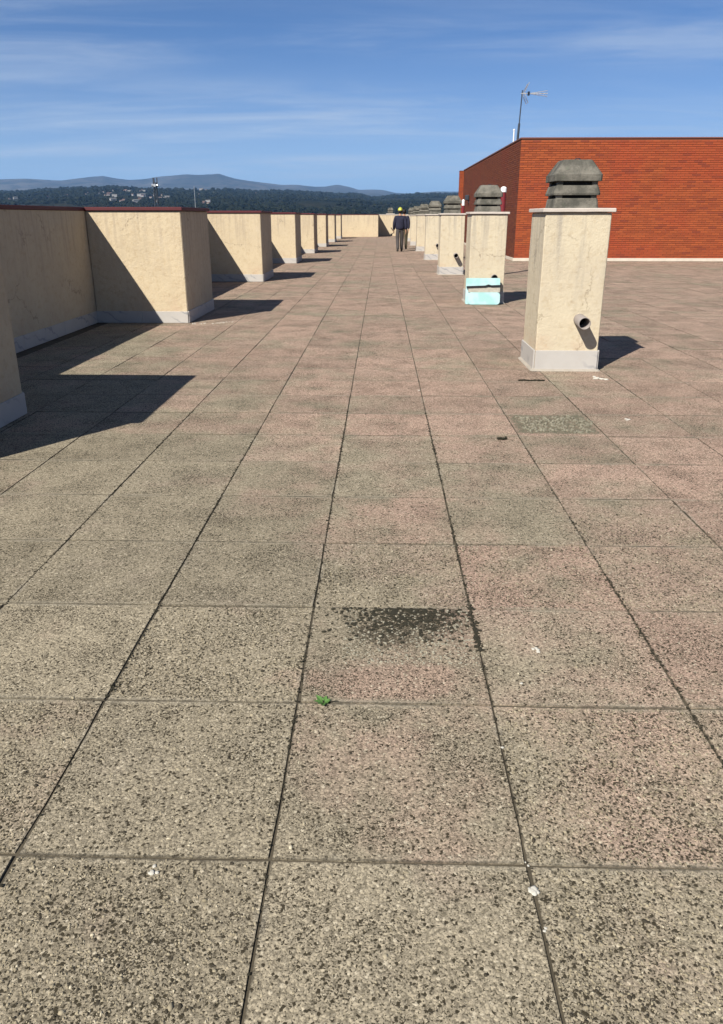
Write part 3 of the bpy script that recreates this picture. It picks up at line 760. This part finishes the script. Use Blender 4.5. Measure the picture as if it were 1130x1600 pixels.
M['skin'] = plain('skin', (.32, .17, .11), .55, var=.1); M['navy'] = plain('navy_jacket_cloth', (.012, .013, .028), .85, var=.25, scale=20)
M['black'] = plain('dark_cloth', (.012, .011, .013), .85, var=.2, scale=20)
M['trouser'] = plain('grey_work_trousers', (.050, .044, .043), .9, var=.2, scale=14); M['khaki'] = plain('khaki_trousers', (.075, .065, .042), .9, var=.2, scale=14)
M['shoe'] = plain('dark_shoes', (.02, .017, .015), .7); M['yellow'] = plain('yellow_helmet_plastic', (.36, .37, .04), .35, var=.05, spec=.5); M['hair'] = plain('black_hair', (.01, .008, .008), .6)
M['vest'] = plain('olive_hem', (.10, .12, .085), .9)
def person(loc, rz, label, k, step, top_mat, leg_mat, helmet, arm_out):
    t = thing('person', label, 'person', loc, rz, 'people walking away along the terrace'); t.scale = (k, k, k)
    # joints; facing +Y.   step: how far the right foot is ahead
    hipz, kn, an = .92, .50, .085
    def leg(sx_, s):     # s>0 forward
        return [(sx_ * .095, 0, hipz - .03), (sx_ * .100, s * .45 + (.03 if s > 0 else .05), kn), (sx_ * .095, s - .02, an + (.0 if s > 0 else .035)), (sx_ * .105, s + .12, .032)]
    rl, ll = leg(1, step), leg(-1, -step)
    def arm(sx_, s):
        o_ = arm_out
        return [(sx_ * .185, 0, 1.415), (sx_ * (.245 + o_), -.03 + s * .35, 1.135), (sx_ * (.250 + o_ * 1.2), .05 + s, .895)]
    ra, la = arm(1, -step * .6), arm(-1, step * .6)
    pts = [(0, 0, .95), (0, -.005, 1.10), (0, 0, 1.30), (0, -.01, 1.45), (0, .005, 1.535), (0, .018, 1.60), (0, .012, 1.675), (0, .0, 1.735)]
    rad = [(.125, .09), (.12, .09), (.145, .10), (.065, .06), (.056, .058), (.074, .088), (.080, .096), (.045, .055)]
    ed = [(i, i + 1) for i in range(7)]
    pts.append((0, .122, 1.610)); rad.append((.014, .016)); ed.append((5, 8))               # nose
    for s in (-1, 1): pts.append((s * .086, -.005, 1.63)); rad.append((.010, .022)); ed.append((6, len(pts) - 1))   # ears
    for L in (rl, ll):
        i0 = len(pts); pts += L; rad += [.082, .056, .040, .036]; ed += [(0, i0), (i0, i0 + 1), (i0 + 1, i0 + 2), (i0 + 2, i0 + 3)]
    hands = []
    for sx_, A in ((1, ra), (-1, la)):
        i0 = len(pts); pts += A; rad += [.056, .042, .030]; ed += [(2, i0), (i0, i0 + 1), (i0 + 1, i0 + 2)]
        w = Vector(A[2]); dv = (w - Vector(A[1])).normalized()
        palm = w + dv * .075; pts.append(tuple(palm)); rad.append((.034, .020)); ed.append((i0 + 2, i0 + 3)); ip = len(pts) - 1
        for f in range(4):
            L = (.075, .085, .080, .062)[f]; sp = Vector((0, (1.5 - f) * .019, 0))
            a_ = palm + dv * .035 + sp; b_ = a_ + dv * L * .5 + Vector((-sx_ * .008, 0, 0)); c_ = b_ + dv * L * .42 + Vector((-sx_ * .022, 0, 0))
            j = len(pts); pts += [tuple(a_), tuple(b_), tuple(c_)]; rad += [.0095, .009, .008]; ed += [(ip, j), (j, j + 1), (j + 1, j + 2)]
        a_ = palm + Vector((0, .036, 0)) - dv * .02; b_ = a_ + dv * .032 + Vector((-sx_ * .008, .02, 0)); j = len(pts)
        pts += [tuple(a_), tuple(b_)]; rad += [.011, .009]; ed += [(ip, j), (j, j + 1)]
        hands.append(palm)
    skin_mesh('body', pts, ed, rad, M['skin'], t)
    # jacket
    jp = [(0, 0, .86), (0, -.005, 1.06), (0, 0, 1.26), (0, -.005, 1.40), (0, -.01, 1.475)]; jr = [(.225, .165), (.215, .155), (.235, .165), (.13, .10), (.075, .07)]
    je = [(0, 1), (1, 2), (2, 3), (3, 4)]
    for A in (ra, la):
        i0 = len(jp); mid_ = Vector(A[1]) * .5 + Vector(A[0]) * .5; end = Vector(A[2])
        jp += [A[0], tuple(mid_), A[1], tuple(end)]; jr += [.092, .084, .074, .058]; je += [(3, i0), (i0, i0 + 1), (i0 + 1, i0 + 2), (i0 + 2, i0 + 3)]
    skin_mesh('jacket', jp, je, jr, top_mat, t)
    tp = [(0, 0, 1.06), (0, 0, .93)]; tr = [(.160, .120), (.175, .130)]; te = [(0, 1)]
    for L in (rl, ll):
        i0 = len(tp); th_ = Vector(L[0]) * .5 + Vector(L[1]) * .5; sh = Vector(L[1]) * .45 + Vector(L[2]) * .55; e_ = Vector(L[2]) + Vector((0, -.01, -.035))
        tp += [L[0], tuple(th_), L[1], tuple(sh), tuple(e_)]; tr += [.105, .098, .080, .074, .068]; te += [(1, i0)] + [(i0 + q, i0 + q + 1) for q in range(4)]
    skin_mesh('trousers', tp, te, tr, leg_mat, t)
    for L in (rl, ll):
        a_ = Vector(L[2]); back = not (L[3][1] > 0.05)
        z = .045 if not back else .06
        skin_mesh('shoe', [(a_.x, a_.y - .05, z), (a_.x, a_.y + .06, z), (L[3][0], L[3][1] + .05, .036)], [(0, 1), (1, 2)], [(.046, .046), (.050, .046), (.044, .034)], M['shoe'], t)
    for s in (-1, 1):
        bm = bmesh.new(); bmesh.ops.create_uvsphere(bm, u_segments=8, v_segments=6, radius=.011, matrix=Matrix.Translation((s * .032, .102, 1.645))); finish(bm, 'eye', M['hair'], t, True)
    bm = bmesh.new(); bmesh.ops.create_uvsphere(bm, u_segments=20, v_segments=14, radius=1)
    if helmet:
        hr = bm
        for v in hr.verts: v.co = Vector((v.co.x * .100, v.co.y * .118, max(v.co.z, -.12) * .115))
        for v in hr.verts:
            if v.co.z < 0: v.co.x *= 1.10; v.co.y *= 1.12
            if v.co.z > .02 and abs(v.co.x) < .018: v.co.z += .007
        o = finish(hr, 'hair', M['hair'], t, True); o.name = 'helmet'; o.data.materials.clear(); o.data.materials.append(M['yellow']); o.location = (0, .008, 1.690)
        bm = bmesh.new(); add_loft(bm, [(.085, .06, 0), (.08, .04, .008)]); f_ = finish(bm, 'visor', M['yellow'], o); f_.location = (0, .11, -.012)
        bm = bmesh.new(); bmesh.ops.create_uvsphere(bm, u_segments=14, v_segments=10, radius=1)
        for v in bm.verts: v.co = Vector((v.co.x * .083, -.012 + min(v.co.y, .35) * .100, v.co.z * .09))
        h2 = finish(bm, 'hair', M['hair'], t, True); h2.location = (0, .0, 1.635)
    else:
        for v in bm.verts: v.co = Vector((v.co.x * .093, -.006 + min(v.co.y, .45) * .112, v.co.z * .115))
        h2 = finish(bm, 'hair', M['hair'], t, True); h2.location = (0, .0, 1.668)
    return t, hands
f1 = ground(624.5, 393.2); f2 = ground(634.0, 389.5)
t1, hands = person((f1.x, f1.y, 0), .05, 'person in a yellow helmet and dark jacket walking away beside the chimneys', .985, .17, M['navy'], M['trouser'], True, .0)
t2, _ = person((f2.x - .10, f2.y - .15, 0), -.08, 'dark-haired bareheaded person in a navy jacket and khaki trousers walking close on the right', .975, .22, M['navy'], M['khaki'], False, -.025)
# tool held in the left hand of the helmeted person
hp = hands[1] * .985
t = thing('hand_tool', 'short dark tool held in the left hand of the helmeted person', 'tool', (f1.x + hp.x, f1.y + hp.y, hp.z - .02), .05)
bm = bmesh.new(); add_tube(bm, (.01, 0, -.02), (-.13, .03, .17), .018, .016, 10); finish(bm, 'tool_handle', M['black'], t)
bm = bmesh.new(); add_box(bm, (-.11, .02, -.12), (.08, .10, .10), .015); add_tube(bm, (.01, 0, -.02), (-.09, .02, -.09), .014, .014, 8); finish(bm, 'tool_head', M['black'], t)

# ------------------------------------------------------------------ small things on the tiles
M['speck'] = plain('white_plaster', (.40, .38, .33), .9, var=.1); M['pebble'] = plain('pale_pebble', (.155, .142, .105), .9, var=.8, scale=60)
M['chip'] = plain('pale_chip', (.21, .195, .15), .9, var=.6, scale=60); M['mossy'] = plain('dark_moss', (.020, .018, .011), 1.0, var=.4, scale=60); M['leaf'] = plain('weed_leaf', (.07, .15, .035), .6, var=.3, scale=40)
spots = [(838, 1012, 9, 'larger white splash on the tile right of the mossy one', 5), (815, 1068, 5, 'single white crumb nearer than the white splash', 1), (838, 1390, 11, 'white plaster crumbs on the right joint near the bottom', 5), (851, 1452, 6, 'lowest white plaster crumb on the right joint', 2),
         (822, 1347, 5, 'white crumb where the right joint meets a cross joint', 2), (590, 1281, 4, 'small white speck in the middle of the near centre tile', 1), (240, 1362, 10, 'pale smear on the near left tile', 4), (978, 655, 7, 'white plaster crumbs beside the gravelly tile at the right edge', 3), (785, 1168, 4, 'small white crumb by the right joint', 1), (655, 610, 4, 'tiny white speck on the far right joint', 1)]
for x, y, s, l, n in spots:
    p = ground(x, y); mpp = (p - Vector((0, 0, EYE))).length / F
    bm = bmesh.new()
    for i in range(n):
        r = s * mpp * (.45 if n > 1 else .6) * random.uniform(.6, 1)
        a = random.uniform(0, 6.3); d = random.random() * s * mpp * (1.0 if n > 1 else 0)
        blob_mesh(bm, (math.cos(a) * d, math.sin(a) * d * 1.4, r * .12), (r, r, r * .28), i * 3.1 + x, 2, .3)
    o = finish(bm, 'plaster_crumb', M['speck'], None, True); o.location = p; tag(o, l, 'plaster crumb')
# white plaster and a dark gap beside the nearest chimney
p = ground(938, 592); bm = bmesh.new()
for i, (dx_, dy_, sx_, sy_) in enumerate(((-.035, .07, .016, .03), (-.02, .02, .02, .03), (.01, -.02, .030, .022), (.04, -.045, .025, .012), (-.05, -.02, .028, .008))):
    blob_mesh(bm, (dx_, dy_, .004), (sx_, sy_, .008), i * 2.3, 2, .3)
o = finish(bm, 'plaster_patch', M['speck'], None, True); o.location = p; tag(o, 'streak of white plaster at the front right foot of the nearest chimney', 'plaster')
p = ground(831, 595); bm = bmesh.new()
for i in range(7): blob_mesh(bm, (-.10 + i * .033, .006 * math.sin(i * 2), .006), (.026, .011, .009), i * 1.9, 1, .3)  # row of dark lumps standing in for a thin crack
o = finish(bm, 'crack_strip', M['mossy']); o.location = p; tag(o, 'dark strip standing in for a thin crack in the tiles in front of the nearest chimney', 'debris')
p = ground(786, 687); bm = bmesh.new()
for i in range(4): blob_mesh(bm, (i * .016 - .03, .01 * (i % 2), .008), (.016, .012, .011), i * 1.3 + 9, 1, .3)
o = finish(bm, 'leaf_litter', M['mossy']); o.location = p; tag(o, 'dark clump of litter beside a joint in front of the gravelly tile', 'litter')
# gravel on the crumbling tile, moss clumps and the weed
def scatter(name, n, fn, smin, smax, mat, label, cat, flat=.7):
    bm = bmesh.new()
    for i in range(n):
        x, y = fn(); s = random.uniform(smin, smax)
        blob_mesh(bm, (x, y, s * .25), (s, s * random.uniform(.7, 1), s * flat), i * .77, 1, .3)
    tag(finish(bm, name, mat), label, cat, kind='stuff')
ga, gb = ground(795, 676), ground(918, 650)
def gr():
    while True:
        x, y = random.uniform(.97, 1.56), random.uniform(ga.y - .04, gb.y)
        if noise.noise(Vector((x * 7, y * 7, 2))) * .22 + (min(x - .97, 1.56 - x, y - ga.y + .04, (gb.y - y) * 3) - .06) * 1.6 > 0: return x, y
scatter('gravel', 420, gr, .005, .013, M['pebble'], 'loose grey gravel on the crumbling tile in front of the nearest chimney', 'gravel')
def ml():
    while True:
        x, y = random.gauss(.11, .14), 2.545 - abs(random.gauss(0, .11)) - .004
        if -.2 < x < .335: return x, y
scatter('moss', 620, ml, .003, .0095, M['mossy'], 'dark moss along the far edge of the gritty middle tile', 'moss', .5)
def mp():
    x, y = random.uniform(-.12, .34), random.uniform(2.16, 2.53); return x, y
scatter('pebbles', 480, mp, .003, .0055, M['chip'], 'pale loose grit strewn over the mossy middle tile', 'grit')
def mj():
    return .353 + random.gauss(0, .006), random.uniform(2.25, 2.56)
scatter('joint_moss', 90, mj, .004, .009, M['mossy'], 'dark moss filling the joint right of the gritty middle tile', 'moss', .5)
# coarse grains standing proud of the near tiles: real relief where the camera is close
def grains():
    t = (1 + 5 ** .5) / 2
    iv = np.array([(-1, t, 0), (1, t, 0), (-1, -t, 0), (1, -t, 0), (0, -1, t), (0, 1, t), (0, -1, -t), (0, 1, -t), (t, 0, -1), (t, 0, 1), (-t, 0, -1), (-t, 0, 1)]) / math.hypot(1, t)
    iF = np.array([(0, 11, 5), (0, 5, 1), (0, 1, 7), (0, 7, 10), (0, 10, 11), (1, 5, 9), (5, 11, 4), (11, 10, 2), (10, 7, 6), (7, 1, 8), (3, 9, 4), (3, 4, 2), (3, 2, 6), (3, 6, 8), (3, 8, 9), (4, 9, 5), (2, 4, 11), (6, 2, 10), (8, 6, 7), (9, 8, 1)])
    n = 46000
    y = .95 + 2.6 * rng.random(n) ** 1.25; x = (rng.random(n) - .5) * (1.15 + 1.05 * y) * 1.02 - .02 * y
    fx = np.abs(((x - TX) / TS + .5) % 1 - .5) * TS; fy = np.abs(((y - TY) / TS + .5) % 1 - .5) * TS
    ok = (fx > .006) & (fy > .006); x, y = x[ok], y[ok]; n = len(x)
    sz = rng.uniform(.0014, .0034, n) * np.where(rng.random(n) < .03, 1.6, 1)
    V = iv[None] * (1 + .22 * rng.standard_normal((n, 12, 1)))
    V = V * sz[:, None, None] * np.array([1, 1, .62]) * (1 + .3 * rng.standard_normal((n, 1, 3)))
    V = V + np.stack([x, y, sz * .05 - .0008], 1)[:, None, :]
    Fc = (iF[None] + (np.arange(n) * 12)[:, None, None]).reshape(-1, 3)
    me = bpy.data.meshes.new('aggregate_grains')
    V = V.reshape(-1, 3); me.vertices.add(len(V)); me.vertices.foreach_set('co', V.ravel().astype(np.float32))
    me.loops.add(len(Fc) * 3); me.loops.foreach_set('vertex_index', Fc.ravel().astype(np.int32))
    me.polygons.add(len(Fc)); me.polygons.foreach_set('loop_start', np.arange(0, len(Fc) * 3, 3, dtype=np.int32)); me.update(calc_edges=True); me.validate()
    m, g, b = material('aggregate_stone'); rnd = g.n('ShaderNodeNewGeometry').outputs['Random Per Island']
    c = g.mix(rnd, (.17, .145, .098), (.29, .25, .175)); c = g.mix(g.math('GREATER_THAN', g.math('FRACT', g.math('MULTIPLY', rnd, 37.7)), .965), c, (.40, .355, .26))
    c = g.mix(g.math('GREATER_THAN', g.math('FRACT', g.math('MULTIPLY', rnd, 91.3)), .62), c, (.040, .034, .024))
    g.put(b.inputs['Base Color'], c); b.inputs['Roughness'].default_value = .9; b.inputs['Specular IOR Level'].default_value = .15
    me.materials.append(m); tag(link('aggregate_grains', me), 'coarse grains standing out of the near paving tiles', 'gravel', kind='stuff')
grains()
def fg():
    f0 = ground(300, 506); u = random.random(); return f0.x + u * .55, f0.y - .01 + .25 * u * u + random.gauss(0, .03)
scatter('mortar_crumbs', 42, fg, .004, .011, M['speck'], 'pale mortar crumbs at the front right foot of the nearest wall block', 'crumbs')
def jg():
    k_ = random.choice((-.847, -.247, .353, .953, -1.447)); return k_ + random.gauss(0, .005), 1.0 + 6.0 * abs(noise.noise(Vector((random.random() * 9, k_, 0)))) ** .6
scatter('joint_grit', 1500, jg, .002, .0055, M['mossy'], 'fine dark grit and moss lying along the long tile joints', 'grit', .6)
p = ground(505, 1099)
t = thing('weed', 'small green weed sprouting from the joint below the mossy tile', 'plant', p)
for i in range(15):
    a = i * 2.4; L = random.uniform(.014, .034); bm = bmesh.new(); tilt = random.uniform(.2, .9)
    pts = [(0, 0, .002), (L * .5, L * .28, .004 + L * .35 * tilt), (L, 0, .004 + L * .55 * tilt), (L * .5, -L * .28, .004 + L * .35 * tilt)]
    vs = [bm.verts.new(q) for q in pts]; bm.faces.new(vs); o = finish(bm, 'leaf', M['leaf'], t); o.rotation_euler.z = a
bm = bmesh.new(); add_tube(bm, (0, 0, -.01), (0, 0, .012), .0015, seg=6); add_tube(bm, (0, 0, .004), (.045, .006, .006), .0015, seg=6); finish(bm, 'stem', M['mossy'], t)
